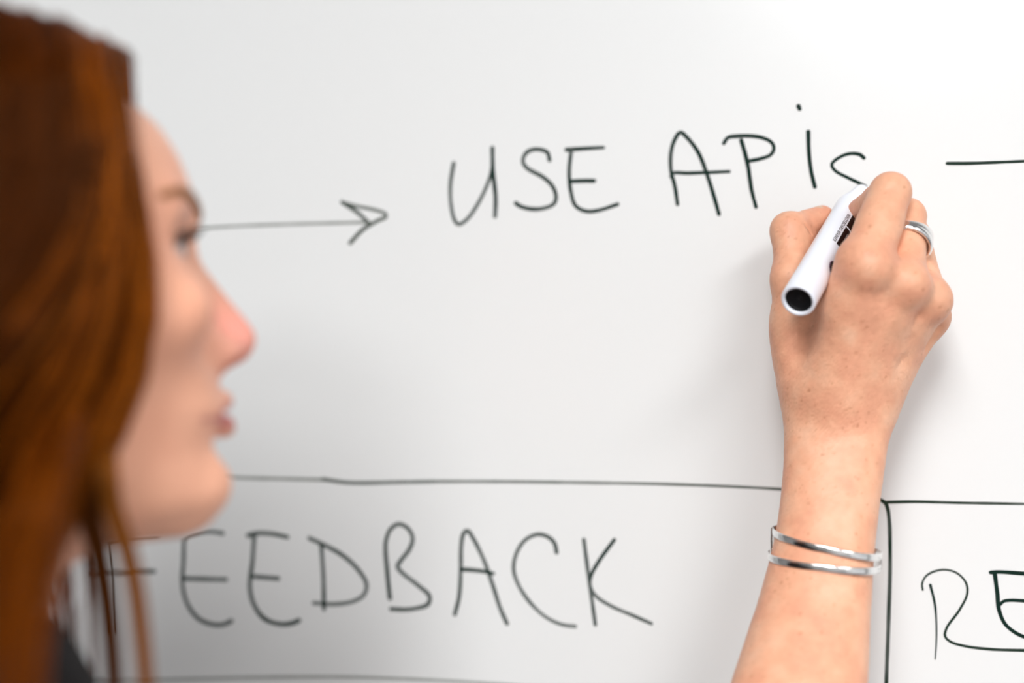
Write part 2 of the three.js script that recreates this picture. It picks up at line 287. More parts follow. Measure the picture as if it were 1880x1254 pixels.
function hand(x, y, z) {
  const h = HJ, B = (a, b, ra, rb) => bone(x, y, z, h[a], h[b], ra, rb);
  // palm: the four metacarpals and the flesh under them
  let palm = smin(B('iC', 'iM', 0.0138, 0.0128), B('mC', 'mM', 0.0135, 0.0112), 0.012);
  palm = smin(palm, B('rC', 'rM', 0.0135, 0.0103), 0.012);
  palm = smin(palm, B('pC', 'pM', 0.0130, 0.0093), 0.012);
  let thenar = bone3(x, y, z, h.thumbCmc, h.thumbMcp, 0.0112, 0.0128, 0.0104);
  thenar = smin(thenar, bone(x, y, z, webA, webB, 0.0105, 0.0070), 0.016);
  thenar = smin(thenar, bone(x, y, z, webE, webF, 0.0100, 0.0080), 0.008);
  thenar = smin(thenar, bone(x, y, z, webC, webD, 0.0120, 0.0085), 0.016);
  palm = smin(palm, bone(x, y, z, bulgeA, bulgeB, 0.0098, 0.0100), 0.007);
  let d = smin(palm, thenar, 0.016);
  d = smin(d, bone(x, y, z, heelA, heelB, 0.014, 0.012), 0.014);
  // thumb
  let t = bone3(x, y, z, h.thumbMcp, h.thumbIp, 0.0104, 0.0093, 0.0098);
  t = smin(t, bone3(x, y, z, h.thumbIp, h.thumbTip, 0.0096, 0.0080, 0.0073), 0.004);
  d = smin(d, t, 0.007);
  // fingers: each chain is its own, so that the fingers stay apart
  const fi = smin(bone3(x, y, z, h.iM, h.iP, 0.0124, 0.0121, 0.0106), smin(B('iP', 'iD', 0.0098, 0.0086), bone3(x, y, z, h.iD, h.iT, 0.0086, 0.0084, 0.0078), 0.003), 0.003);
  const fm = smin(bone3(x, y, z, h.mM, h.mP, 0.0112, 0.0102, 0.0097), smin(B('mP', 'mD', 0.0092, 0.0085), B('mD', 'mT', 0.0085, 0.0074), 0.003), 0.003);
  const fr = smin(bone3(x, y, z, h.rM, h.rP, 0.0103, 0.0094, 0.0092), smin(B('rP', 'rD', 0.0088, 0.0080), B('rD', 'rT', 0.0080, 0.0072), 0.003), 0.003);
  const fp = smin(bone3(x, y, z, h.pM, h.pP, 0.0092, 0.0083, 0.0080), smin(B('pP', 'pD', 0.0076, 0.0070), B('pD', 'pT', 0.0070, 0.0064), 0.003), 0.003);
  const fingers = smin(smin(fi, fm, 0.0022), smin(fr, fp, 0.0022), 0.0022);
  d = smin(d, fingers, 0.006);
  for (const [p, r] of knuckles) d = smin(d, Math.hypot(x - p.x, y - p.y, z - p.z) - r, 0.009);
  d = smin(d, bone(x, y, z, fillA, fillB, 0.0088, 0.0070), 0.010);
  return d;
}
const mix3 = (a, b, t) => a.clone().lerp(b, t);
const toCam = dirW(0, 0, 1);
const webA = J(1466, 600, 0.790), webB = J(1560, 545, 0.772), webC = J(1480, 655, 0.785), webD = J(1558, 600, 0.769);
const webE = J(1474, 535, 0.796), webF = J(1474, 452, 0.806);
const bulgeA = J(1573, 480, 0.7440), bulgeB = J(1548, 566, 0.7545);
const fillA = J(1590, 555, 0.7500), fillB = J(1655, 588, 0.7600);
const heelA = J(1520, 690, 0.792), heelB = J(1640, 610, 0.792);
const knuckles = [[J(1600, 490, 0.7370), 0.0096], [J(1666, 520, 0.7415), 0.0085], [J(1706, 551, 0.757), 0.0085]];
for (const [m, c] of [['iM', 'iC'], ['mM', 'mC'], ['rM', 'rC'], ['pM', 'pC']]) ridges.push([HJ[m].clone().addScaledVector(toCam, 0.0095), mix3(HJ[c], HJ.mC, 0.35).addScaledVector(toCam, 0.0125), 0.0032, 0.0011]);
{ // skin folds: over the joints and between the tendons
  const cr = (a, b, da, w, depth) => creases.push([J(...a), J(...b), w, depth]);
  cr([1648, 341, 0.748], [1671, 344, 0.752], 0, 0.0006, 0.00035); cr([1622, 346, 0.746], [1668, 352, 0.748], 0, 0.0006, 0.00025);
  cr([1419, 424, 0.797], [1454, 412, 0.793], 0, 0.0007, 0.0005); cr([1420, 430, 0.797], [1440, 424, 0.792], 0, 0.0006, 0.0003);
  cr([1471, 405, 0.795], [1492, 437, 0.800], 0, 0.0011, 0.0008);
  cr([1694, 550, 0.749], [1648, 640, 0.757], 0, 0.0044, 0.0019); cr([1654, 628, 0.757], [1608, 735, 0.766], 0, 0.0050, 0.0026);
  cr([1590, 845, 0.757], [1580, 1005, 0.744], 0, 0.0016, 0.0010);
  cr([1732, 582, 0.766], [1690, 655, 0.770], 0, 0.0032, 0.0018); cr([1468, 570, 0.772], [1478, 720, 0.770], 0, 0.0090, 0.0016);
}
function armHand(x, y, z) { return smin(forearm(x, y, z), hand(x, y, z), 0.018); }
function armSkin(x, y, z) {
  let d = armHand(x, y, z);
  for (const [a, b, w, k] of creases) { const s = seg(x, y, z, a, b); if (s < 4 * w) d += k * Math.exp(-s * s / (w * w)) * (1 - smooth(0.35, 1, Math.abs(seg.t * 2 - 1))); }
  for (const [a, b, w, k] of ridges) { const s = seg(x, y, z, a, b); if (s < 4 * w) d -= k * Math.exp(-s * s / (w * w)) * smooth(0, 0.25, seg.t) * (1 - smooth(0.7, 1, seg.t)); }
  const w = 0.0012 * pn(x * 180, y * 180, z * 180), X = x + 0.6 * y + w, Y = y - 0.22 * x + w, Z = z + 0.3 * y - w;
  const rough = pn(X * 620, Y * 620, Z * 620) + 0.5 * pn(X * 1100, Y * 900, Z * 1100), lines = 1 - 2 * Math.abs(pn(X * 190, Y * 760, Z * 190));
  return d - 0.00009 * rough + 0.00007 * lines * lines * lines - 0.0006 * (fbm(x * 60, y * 60, z * 60) - 0.5);
}
const tv = [0, 0, 0];
function freckle(x, y, z, cellSize, k, chance, rMin, rMax) {
  const i = Math.floor(x / cellSize), j = Math.floor(y / cellSize), l = Math.floor(z / cellSize);
  let s = 0;
  for (let a = -1; a <= 1; a++) for (let b = -1; b <= 1; b++) for (let c = -1; c <= 1; c++) {
    const q = (n) => hash3(i + a, j + b, l + c, k + n);
    if (q(0) > chance) continue;
    const d = Math.hypot(x - (i + a + q(1)) * cellSize, y - (j + b + q(2)) * cellSize, z - (l + c + q(3)) * cellSize), r = lerp(rMin, rMax, q(4) * q(4));
    s = Math.max(s, (0.35 + 0.65 * q(5)) * (1 - smooth(0.45 * r, r, d)));
  }
  return s;
}
const SKIN = new THREE.Color(0.82, 0.42, 0.262), PINK = new THREE.Color(0.66, 0.24, 0.15), PALE = new THREE.Color(0.86, 0.58, 0.415), SPOT = new THREE.Color(0.46, 0.17, 0.075);
const pinkAt = [[HJ.iM, 0.013, 0.35], [HJ.mM, 0.012, 0.35], [HJ.rM, 0.011, 0.3], [HJ.iT, 0.012, 0.8], [HJ.thumbTip, 0.012, 0.45]];  // flushed knuckles and finger tips
function armColor(o, x, y, z) {
  o.copy(SKIN);
  const blot = fbm(x * 95, y * 95, z * 95), fine = noise(x * 420, y * 420, z * 420);
  o.lerp(PINK, clamp((blot - 0.46) * 1.2, 0, 0.3)); o.lerp(PALE, clamp((0.5 - blot) * 1.0, 0, 0.3));
  for (const [p, s, k] of pinkAt) o.lerp(PINK, k * Math.exp(-p.distanceToSquared(tvec.set(x, y, z)) / (s * s)));
  o.multiplyScalar(0.95 + 0.1 * fine);
  o.lerp(SPOT, 0.55 * freckle(x, y, z, 0.0042, 11, 0.8, 0.0005, 0.0014));
  o.lerp(SPOT, 0.36 * freckle(x, y, z, 0.0022, 37, 0.6, 0.0003, 0.0007));
}
const tvec = V(0, 0, 0);

// ------------------------------------------------------------------ the head
const HEAD = { yaw: 25.8, pitch: 10.7, roll: -6.4, scale: 0.9435, tip: [464, 628, 0.6125], tipLocal: [0.113, -0.044, 0] };
const hq = new THREE.Matrix4();
{
  const a = HEAD.yaw * Math.PI / 180, p = HEAD.pitch * Math.PI / 180, r = HEAD.roll * Math.PI / 180;
  const fwd0 = V(Math.cos(a), 0, -Math.sin(a)), right0 = V(Math.sin(a), 0, Math.cos(a)), up0 = V(0, 1, 0);
  const fwd = fwd0.clone().multiplyScalar(Math.cos(p)).addScaledVector(up0, Math.sin(p)), up1 = up0.clone().multiplyScalar(Math.cos(p)).addScaledVector(fwd0, -Math.sin(p));
  const up = up1.clone().multiplyScalar(Math.cos(r)).addScaledVector(right0, Math.sin(r)), right = right0.clone().multiplyScalar(Math.cos(r)).addScaledVector(up1, -Math.sin(r));
  hq.makeBasis(fwd, up, right).scale(V(HEAD.scale, HEAD.scale, HEAD.scale)).premultiply(new THREE.Matrix4().extractRotation(camera.matrixWorld));
  const o = J(...HEAD.tip).sub(V(...HEAD.tipLocal).applyMatrix4(hq));
  hq.setPosition(o);
}
const hqInv = hq.clone().invert();
const toHead = (v) => v.clone().applyMatrix4(hqInv), fromHead = (x, y, z) => V(x, y, z).applyMatrix4(hq);
const ell = (x, y, z, cx, cy, cz, a, b, c) => { const X = (x - cx) / a, Y = (y - cy) / b, Z = (z - cz) / c, k0 = Math.hypot(X, Y, Z), k1 = Math.hypot(X / a, Y / b, Z / c); return k1 > 1e-6 ? k0 * (k0 - 1) / k1 : -Math.min(a, b, c); };
const faceRows = [[0.045, 0.088, 0.070, 0.074], [0.028, 0.092, 0.072, 0.074], [0.013, 0.0935, 0.072, 0.0735], [0, 0.0885, 0.070, 0.0725], [-0.012, 0.0865, 0.068, 0.071], [-0.025, 0.0870, 0.064, 0.069], [-0.040, 0.0885, 0.058, 0.066], [-0.054, 0.0910, 0.05, 0.0605], [-0.062, 0.0918, 0.045, 0.057], [-0.071, 0.0915, 0.04, 0.054], [-0.086, 0.0815, 0.03, 0.049], [-0.096, 0.0800, 0.02, 0.044], [-0.105, 0.0795, 0.01, 0.038], [-0.114, 0.0720, 0.0, 0.029]];
function faceBlock(x, y, z) {
  const R = faceRows;
  let i = 1;
  while (i < R.length - 1 && y < R[i][0]) i++;
  const t = clamp((R[i - 1][0] - y) / (R[i - 1][0] - R[i][0]), 0, 1), A = R[Math.max(0, i - 2)], B = R[i - 1], C = R[i], D = R[Math.min(R.length - 1, i + 1)], h = B[0] - C[0];
  const c = (k) => { const m0 = (C[k] - A[k]) / (A[0] - C[0]) * h, m1 = (D[k] - B[k]) / (B[0] - D[0]) * h, t2 = t * t, t3 = t2 * t; return (2 * t3 - 3 * t2 + 1) * B[k] + (t3 - 2 * t2 + t) * m0 + (3 * t2 - 2 * t3) * C[k] + (t3 - t2) * m1; };
  const fr = c(1), bk = c(2), sd = c(3);
  const q = Math.pow(Math.pow(Math.abs(x) / (x > 0 ? fr : bk), 2.3) + Math.pow(Math.abs(z) / sd, 2.3), 1 / 2.3), r = Math.hypot(x, z);
  let d = q > 1e-3 ? r * (1 - 1 / q) * 0.9 : -0.02;
  if (q < 0.5) d = Math.min(d, -0.015);
  return smax(smax(d, y - 0.05, 0.02), -0.116 - y, 0.012);
}
const h3 = (x, y, z) => V(x, y, z);
const FP = { lipU: [h3(0.0830, -0.0702, 0.0185), h3(0.0908, -0.0678, 0.009), h3(0.0948, -0.0668, 0)], lipL: [h3(0.0830, -0.0722, 0.0180), h3(0.0900, -0.0770, 0.009), h3(0.0928, -0.0780, 0)] };
function headLocal(x, y, z) {
  const s = Math.abs(z);
  let d = smin(ell(x, y, z, -0.002, 0.018, 0, 0.0945, 0.097, 0.0755), faceBlock(x, y, z), 0.02);
  d = smin(d, bone(x, y, s, h3(0.066, -0.099, 0.006), h3(0.005, -0.062, 0.047), 0.0130, 0.012), 0.022);        // jaw
  d = smin(d, ell(x, y, z, 0.0755, -0.1000, 0, 0.0125, 0.0120, 0.016), 0.012);                                    // chin
  d = smin(d, bone(x, y, s, h3(0.085, 0.0135, 0.008), h3(0.073, 0.0150, 0.042), 0.0095, 0.009), 0.010);         // brow ridge
  d = smin(d, ell(x, y, s, 0.064, -0.029, 0.046, 0.022, 0.015, 0.016), 0.018);                                   // cheekbone
  d = smax(d, -ell(x, y, s, 0.095, -0.0015, 0.032, 0.019, 0.0115, 0.0165), 0.012);                                 // eye socket
  d = smax(d, -ell(x, y, s, 0.0935, -0.0865, 0, 0.0085, 0.0055, 0.020), 0.006);                                     // fold above the chin
  const eye = Math.hypot(x - 0.0725, y + 0.0025, s - 0.0315);
  let lid = Math.abs(eye - 0.0126) - 0.0011;                                                                     // lids: a shell with an opening
  const slit = Math.max(Math.abs(y + 0.0035 - 0.0012 * ((s - 0.0315) / 0.012)) - 0.0042 * Math.sqrt(Math.max(0, 1 - ((s - 0.0325) / 0.0150) ** 2)), 0.0725 - x);
  lid = smax(lid, -slit, 0.0012);
  d = smin(d, Math.max(lid, -(x - 0.0735)), 0.004);
  let n = bone3(x, y, z, h3(0.0840, 0.004, 0), h3(0.1055, -0.0415, 0), 0.0062, 0.0080, 0.0090);                    // nose
  n = smin(n, ell(x, y, s, 0.0950, -0.0470, 0.0105, 0.0095, 0.0068, 0.0066), 0.006);
  n = smin(n, bone(x, y, z, h3(0.1035, -0.0465, 0), h3(0.092, -0.0530, 0), 0.0050, 0.0042), 0.005);
  n = smin(n, bone(x, y, s, h3(0.083, -0.004, 0.004), h3(0.088, -0.040, 0.012), 0.006, 0.008), 0.008);
  d = smin(d, n, 0.008);
  d = smax(d, -ell(x - 0.3 * (y + 0.053), y, s, 0.1010, -0.0532, 0.0098, 0.0085, 0.0052, 0.0050), 0.002);          // nostril
  const lip = (P, r0, r1, r2) => smin(bone(x, y, s, P[0], P[1], r0, r1), bone(x, y, s, P[1], P[2], r1, r2), 0.002);
  d = smin(d, lip(FP.lipU, 0.0018, 0.0034, 0.0042), 0.006);
  d = smin(d, lip(FP.lipL, 0.0018, 0.0038, 0.0048), 0.006);
  d += 0.0024 * Math.exp(-((y + 0.0722) ** 2) / (0.0011 ** 2)) * smooth(0.070, 0.085, x) * (1 - smooth(0.010, 0.020, s));
  const ear = Math.max(ell(x, y, s, -0.008, -0.012, 0.078, 0.017, 0.031, 0.010), -ell(x, y, s, -0.004, -0.010, 0.088, 0.009, 0.020, 0.008));
  return smin(d, ear, 0.006);
}
// body joints, in room coordinates
const camP = (x, y, z) => V(x, y, z).applyMatrix4(camera.matrixWorld);
const bodyFwd = dirW(0.5, 0, -0.87).setY(0).normalize(), bodySide = V(-bodyFwd.z, 0, bodyFwd.x);
const neckTop = fromHead(-0.022, -0.045, 0), neckBase = J(-165, 1440, 0.53);
const at = (o, side, up, fwd) => o.clone().addScaledVector(bodySide, side).addScaledVector(bodyFwd, fwd).add(V(0, up, 0));
const BJ = { chest: at(neckBase, 0, -0.17, -0.01), belly: at(neckBase, 0, -0.36, 0), hips: at(neckBase, 0, -0.52, -0.01), shR: at(neckBase, 0.165, -0.065, -0.02), shL: at(neckBase, -0.165, -0.065, -0.02) };
const elbowR = J(1405, 1690, 0.672);
BJ.elL = at(BJ.shL, -0.05, -0.28, -0.03); BJ.wrL = at(BJ.elL, -0.01, -0.23, 0.07); BJ.fiL = at(BJ.wrL, 0.01, -0.15, 0.05);
const floorY = 0;
for (const [k, s] of [['R', 1], ['L', -1]]) { BJ['hip' + k] = at(BJ.hips, 0.085 * s, -0.02, 0); BJ['kn' + k] = at(BJ.hips, 0.10 * s, 0, 0.02).setY(0.50); BJ['an' + k] = at(BJ.hips, 0.11 * s, 0, -0.02).setY(0.09); BJ['toe' + k] = at(BJ.hips, 0.13 * s, 0, 0.13).setY(0.035); }
const ellAxis = (x, y, z, c, a, b, d) => { const dx = x - c.x, dz = z - c.z; return ell(dx * bodySide.x + dz * bodySide.z, y - c.y, dx * bodyFwd.x + dz * bodyFwd.z, 0, 0, 0, a, b, d); };
function torso(x, y, z) {
  let d = smin(ellAxis(x, y, z, BJ.chest, 0.155, 0.20, 0.105), ellAxis(x, y, z, BJ.belly, 0.135, 0.22, 0.095), 0.06);
  d = smin(d, ellAxis(x, y, z, BJ.hips, 0.165, 0.14, 0.115), 0.06);
  d = smin(d, bone(x, y, z, BJ.shL, BJ.shR, 0.052, 0.052), 0.07);
  return d;
}
const upperArmR = (x, y, z) => bone3(x, y, z, BJ.shR, elbowR, 0.050, 0.043, 0.036);
const armL = (x, y, z) => smin(bone3(x, y, z, BJ.shL, BJ.elL, 0.050, 0.043, 0.037), smin(bone3(x, y, z, BJ.elL, BJ.wrL, 0.037, 0.036, 0.025), bone3(x, y, z, BJ.wrL, BJ.fiL, 0.024, 0.028, 0.010), 0.02), 0.02);
const leg = (x, y, z, k) => smin(bone3(x, y, z, BJ['hip' + k], BJ['kn' + k], 0.085, 0.072, 0.054), smin(bone3(x, y, z, BJ['kn' + k], BJ['an' + k], 0.053, 0.052, 0.034), bone(x, y, z, BJ['an' + k], BJ['toe' + k], 0.036, 0.030), 0.02), 0.03);
const neck = (x, y, z) => bone3(x, y, z, neckTop, neckBase, 0.051, 0.0475, 0.056);
function headNeck(x, y, z) { const p = tvec2.set(x, y, z).applyMatrix4(hqInv); return smin(headLocal(p.x, p.y, p.z), neck(x, y, z), 0.018); }
const tvec2 = V(0, 0, 0), tvec3 = V(0, 0, 0);
function bodyField(x, y, z) {
  let d = smin(torso(x, y, z), bone(x, y, z, neckBase, mix3(neckBase, neckTop, 0.35), 0.053, 0.042), 0.05);
  d = smin(d, smin(upperArmR(x, y, z), armL(x, y, z), 0.02), 0.03);
  return smin(d, smin(leg(x, y, z, 'R'), leg(x, y, z, 'L'), 0.02), 0.03);
}
const LIP = new THREE.Color(0.48, 0.13, 0.13), NOSE = new THREE.Color(0.84, 0.32, 0.265), LIDC = new THREE.Color(0.42, 0.26, 0.23), FACE = new THREE.Color(0.90, 0.455, 0.30);
function headColor(o, x, y, z) {
  const p = tvec2.set(x, y, z).applyMatrix4(hqInv), s = Math.abs(p.z);
  o.copy(FACE);
  o.lerp(PINK, clamp((fbm(x * 40, y * 40, z * 40) - 0.45) * 0.9, 0, 0.3));
  o.lerp(NOSE, 0.95 * Math.exp(-(((p.x - 0.105) / 0.02) ** 2 + ((p.y + 0.040) / 0.019) ** 2 + (p.z / 0.02) ** 2)));
  o.lerp(PINK, 0.35 * Math.exp(-(((p.x - 0.07) / 0.03) ** 2 + ((p.y + 0.035) / 0.02) ** 2 + ((s - 0.045) / 0.02) ** 2)));
  const mouth = Math.max(0, 1 - Math.abs(p.y + 0.0735) / (0.0082 * Math.sqrt(Math.max(0.02, 1 - (s / 0.022) ** 2)))) * smooth(0.074, 0.08, p.x);
  o.lerp(LIP, 0.85 * smooth(0, 0.35, mouth));
  o.lerp(LIDC, 0.8 * Math.exp(-(((p.x - 0.083) / 0.01) ** 2 + ((p.y + 0.0015) / 0.006) ** 2 + ((s - 0.032) / 0.013) ** 2)));
}
const person = group('person', null, { label: 'person with long red hair seen from the side, writing on the board with a marker', category: 'person' });
person.position.set(BJ.hips.x, 0, BJ.hips.z);
const local = (g) => g.translate(-person.position.x, 0, -person.position.z);       // room coordinates -> the person's own
const skinMat = M(0xffffff, 0.47, { vertexColors: true, specularIntensity: 0.8, sheen: 0.25, sheenRoughness: 0.5, sheenColor: new THREE.Color(1, 0.75, 0.65) });
{
  const arm = surfaceNet(armHand, ...boundsOf([...Object.values(HJ), V(armRows[0].x, armTop, armRows[0].z), V(armRows[7].x, armRows[7].y - 0.035, armRows[7].z)], 0.045), 0.00105, armSkin);
  paint(arm, armColor);
  const lowArm = surfaceNet((x, y, z) => Math.max(forearm(x, y, z) + 0.0004, y - (armRows[7].y - 0.02)), ...boundsOf([V(armRows[7].x, armRows[7].y, armRows[7].z), V(armRows[9].x, armRows[9].y, armRows[9].z), V(armRows[10].x, armRows[10].y, armRows[10].z)], 0.06), 0.004);
  paint(lowArm, armColor);
  const head = surfaceNet(headNeck, ...boundsOf([fromHead(0.12, 0, 0), fromHead(-0.1, 0, 0), fromHead(0, 0.12, 0), fromHead(0, 0, 0.09), fromHead(0, 0, -0.09), fromHead(0.09, -0.12, 0), neckBase], 0.03), 0.0020);
  paint(head, headColor);
  const rest = surfaceNet(bodyField, ...boundsOf([...Object.values(BJ), elbowR, neckBase, neckTop], 0.13), 0.013);
  paint(rest, (o) => o.copy(SKIN));
  mesh('body', local(mergeGeometries([arm, lowArm, head, rest])), skinMat, person);
}

// ------------------------------------------------------------------ eyes, brows, lashes
{
  const white = M(new THREE.Color(0.66, 0.62, 0.60), 0.25), iris = M(new THREE.Color(0.10, 0.16, 0.20), 0.2), pupil = M(new THREE.Color(0.01, 0.01, 0.01), 0.1);
  const brow = M(new THREE.Color(0.40, 0.175, 0.06), 0.7), lash = M(new THREE.Color(0.035, 0.022, 0.018), 0.6);
  for (const s of [1, -1]) {
    const eye = group('eye', person);
    const put = (g) => local(g.applyMatrix4(hq));
    mesh('eyeball', put(new THREE.SphereGeometry(0.0116, 32, 24).translate(0.0725, -0.0025, s * 0.0315)), white, eye);
    const look = (g, x) => put(g.rotateZ(-Math.PI / 2).translate(x, 0, 0).rotateY(s * -0.1).translate(0.0725, -0.0025, s * 0.0315));
    mesh('iris', look(new THREE.SphereGeometry(0.0058, 24, 8, 0, Math.PI * 2, 0, 1.3).scale(1, 0.55, 1), 0.0090), iris, eye);
    mesh('pupil', look(new THREE.SphereGeometry(0.0025, 16, 6, 0, Math.PI * 2, 0, 1.3).scale(1, 0.5, 1), 0.0113), pupil, eye);
    const hairs = (n, from, to, r) => { const out = []; for (let i = 0; i < n; i++) { const t = (i + rr(-0.4, 0.4)) / n, a = from(t), b = to(t), m = a.clone().lerp(b, 0.5).add(V(rr(0, 0.0006), rr(-0.0006, 0.0002), 0)); out.push(new THREE.TubeGeometry(new THREE.CatmullRomCurve3([a, m, b]), 4, r, 4)); } return put(mergeGeometries(out)); };
    mesh('eyelashes', hairs(56, (t) => { const a = lerp(-0.6, 1.15, t); return V(0.0725 + 0.0136 * Math.cos(a), 0.0005 - 0.0022 * a * a, s * (0.0315 + 0.0136 * Math.sin(a))); }, (t) => { const a = lerp(-0.6, 1.25, t), l = 0.0205 - 0.003 * Math.abs(t - 0.5); return V(0.0725 + l * Math.cos(a), 0.0042 - 0.002 * a * a, s * (0.0315 + l * Math.sin(a))); }, 0.00060), lash, eye);
    const onFace = (x, y, z, off) => { // a point laid on the skin
      const p = V(x, y, z), e = 0.0006;
      for (let i = 0; i < 12; i++) {
        const n = V(headLocal(p.x + e, p.y, p.z) - headLocal(p.x - e, p.y, p.z), headLocal(p.x, p.y + e, p.z) - headLocal(p.x, p.y - e, p.z), headLocal(p.x, p.y, p.z + e) - headLocal(p.x, p.y, p.z - e)), l = n.length();
        p.addScaledVector(n.divideScalar(l || 1), -(headLocal(p.x, p.y, p.z) - off) / Math.max(0.5, l / (2 * e)));
      }
      return p;
    };
    const browAt = (t, spread, off) => onFace(lerp(0.096, 0.074, t * t), 0.0125 + 0.0062 * Math.sin(t * 2.3) + rr(-spread, spread) * (1 - 0.5 * t), s * lerp(0.009, 0.054, t), off);
    mesh('eyebrow', hairs(300, (t) => browAt(t, 0.0030, 0.0002), (t) => browAt(Math.min(1.05, t + 0.11), 0.0024, 0.0010), 0.00034), brow, person);
  }
}

// ------------------------------------------------------------------ hair
const skull = (x, y, z) => ell(x, y, z, -0.004, 0.018, 0, 0.0985, 0.101, 0.0800);
{
  const hairMat = M(0xffffff, 0.38, { vertexColors: true, specularIntensity: 0.25, specularColor: new THREE.Color(1, 0.65, 0.4) });
  // cap of hair on the scalp, cut along the hair line
  const cap = surfaceNet((x, y, z) => {
    const p = tvec2.set(x, y, z).applyMatrix4(hqInv), s = Math.abs(p.z), line = 0.066 - 0.30 * s - 0.9 * Math.max(0, s - 0.055);
    const shell = skull(p.x, p.y, p.z) - 0.001;
    return smax(smax(shell, p.x - line - 0.25 * (p.y - 0.07), 0.006), -0.075 - p.y, 0.01);
  }, ...boundsOf([fromHead(0.12, 0, 0), fromHead(-0.11, 0, 0), fromHead(0, 0.13, 0), fromHead(0, 0, 0.1), fromHead(0, 0, -0.1), fromHead(0, -0.09, 0)], 0.02), 0.003);
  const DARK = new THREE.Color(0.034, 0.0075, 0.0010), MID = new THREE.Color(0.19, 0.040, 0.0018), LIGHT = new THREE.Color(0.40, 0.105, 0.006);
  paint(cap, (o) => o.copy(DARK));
  const pos = [], nor = [], col = [], idx = [];
  const t0 = V(0, 0, 0), side = V(0, 0, 0), up = V(0, 0, 0), q = V(0, 0, 0);
  function strand(pts, r, c, steps = 12) {
    const curve = new THREE.CatmullRomCurve3(pts, false, 'centripetal'), base = pos.length / 3;
    for (let i = 0; i <= steps; i++) {
      const t = i / steps; curve.getPoint(t, q); curve.getTangent(t, t0);
      side.crossVectors(t0, toCam).normalize(); up.crossVectors(side, t0);
      const k = r * (t > 0.8 ? lerp(1, 0.3, (t - 0.8) / 0.2) : 1);
      for (let j = 0; j < 3; j++) {
        const a = j * 2.0944, cx = Math.cos(a), sx = Math.sin(a), nx = side.x * cx + up.x * sx, ny = side.y * cx + up.y * sx, nz = side.z * cx + up.z * sx;
        pos.push(q.x + nx * k, q.y + ny * k, q.z + nz * k); nor.push(nx, ny, nz); col.push(c.r, c.g, c.b);
      }
      if (i) for (let j = 0; j < 3; j++) { const a = base + (i - 1) * 3 + j, b = base + (i - 1) * 3 + (j + 1) % 3; idx.push(a, a + 3, b, b, a + 3, b + 3); }
    }
  }
  // guides of the near curtain of hair: places on the picture of the head from the parting down to the tips, from the face backwards; each lies on the head, a hair's depth off it
  const eyeAt = camera.position;
  function onHead(px, py, off) {
    const d = J(px, py, 1).sub(eyeAt).normalize(), k = d.dot(dirW(0, 0, -1));
    let t = 0.3, bestT = 0.5, best = 1e9;
    for (let i = 0; i < 90 && t < 0.9; i++) {
      const x = eyeAt.x + d.x * t, y = eyeAt.y + d.y * t, z = eyeAt.z + d.z * t, p = tvec3.set(x, y, z).applyMatrix4(hqInv), f = Math.min(skull(p.x, p.y, p.z) * HEAD.scale, headNeck(x, y, z)) - off;
      if (f < best) { best = f; bestT = t; }
      if (f < 0.0004) break;
      t += Math.max(0.0008, f * 0.8);
    }
    return bestT * k;
  }
  const guides = [
    [[132, 74], [146, 150], [160, 250], [184, 360], [206, 470], [212, 580], [196, 690], [146, 800], [88, 900], [30, 1010], [-50, 1250]],
    [[100, 68], [130, 150], [158, 260], [148, 380], [108, 490], [44, 590], [-36, 690], [-106, 800], [-156, 930], [-186, 1080], [-200, 1300]],
    [[50, 40], [86, 150], [90, 280], [62, 410], [4, 520], [-74, 620], [-152, 730], [-220, 850], [-260, 980], [-280, 1130], [-290, 1350]],
    [[-60, 6], [-34, 150], [-44, 300], [-92, 440], [-162, 560], [-240, 680], [-310, 800], [-350, 930], [-375, 1060], [-385, 1200], [-390, 1400]],
    [[-220, -20], [-190, 150], [-190, 330], [-206, 500], [-236, 660], [-280, 810], [-320, 950], [-350, 1080], [-375, 1210], [-385, 1330], [-390, 1470]],
    [[-430, -20], [-430, 180], [-440, 370], [-450, 540], [-470, 700], [-490, 850], [-500, 990], [-505, 1120], [-510, 1240], [-510, 1360], [-510, 1480]],
    [[-640, 60], [-660, 260], [-670, 440], [-660, 600], [-650, 750], [-640, 890], [-630, 1020], [-625, 1140], [-620, 1260], [-620, 1380], [-620, 1500]],
  ].map((g, k) => { let was = null; return g.map(([x, y], n) => { let d = onHead(x, y, 0.020 - 0.004 * (k === 0)); if (was !== null) d = Math.min(d, was + 0.012); if (n > 6) d = clamp(d, was - 0.004, was + 0.006); was = d; return J(x, y, d); }); }).map((g) => { const a = g[0]; return [a.clone().addScaledVector(dirW(-0.15, -0.45, -1), 0.060), a.clone().addScaledVector(dirW(-0.1, 0.10, -1), 0.030), a.clone().addScaledVector(dirW(-0.05, 0.22, -1), 0.012), ...g.slice(1)]; });
  function guideAt(u) {
    const f = u * (guides.length - 1), i = Math.min(guides.length - 2, Math.floor(f)), t = f - i;
    const g = (k) => guides[clamp(k, 0, guides.length - 1)];
    return guides[0].map((_, n) => { const a = g(i - 1)[n], b = g(i)[n], c = g(i + 1)[n], d = g(i + 2)[n]; return V(0, 0, 0).set(...['x', 'y', 'z'].map((k) => 0.5 * (2 * b[k] + (c[k] - a[k]) * t + (2 * a[k] - 5 * b[k] + 4 * c[k] - d[k]) * t * t + (3 * b[k] - a[k] - 3 * c[k] + d[k]) * t * t * t))); });
  }
  const inward = dirW(0.25, 0, -1).normalize();
  const c = new THREE.Color();
  const LOCKS = 230, PER = 34;
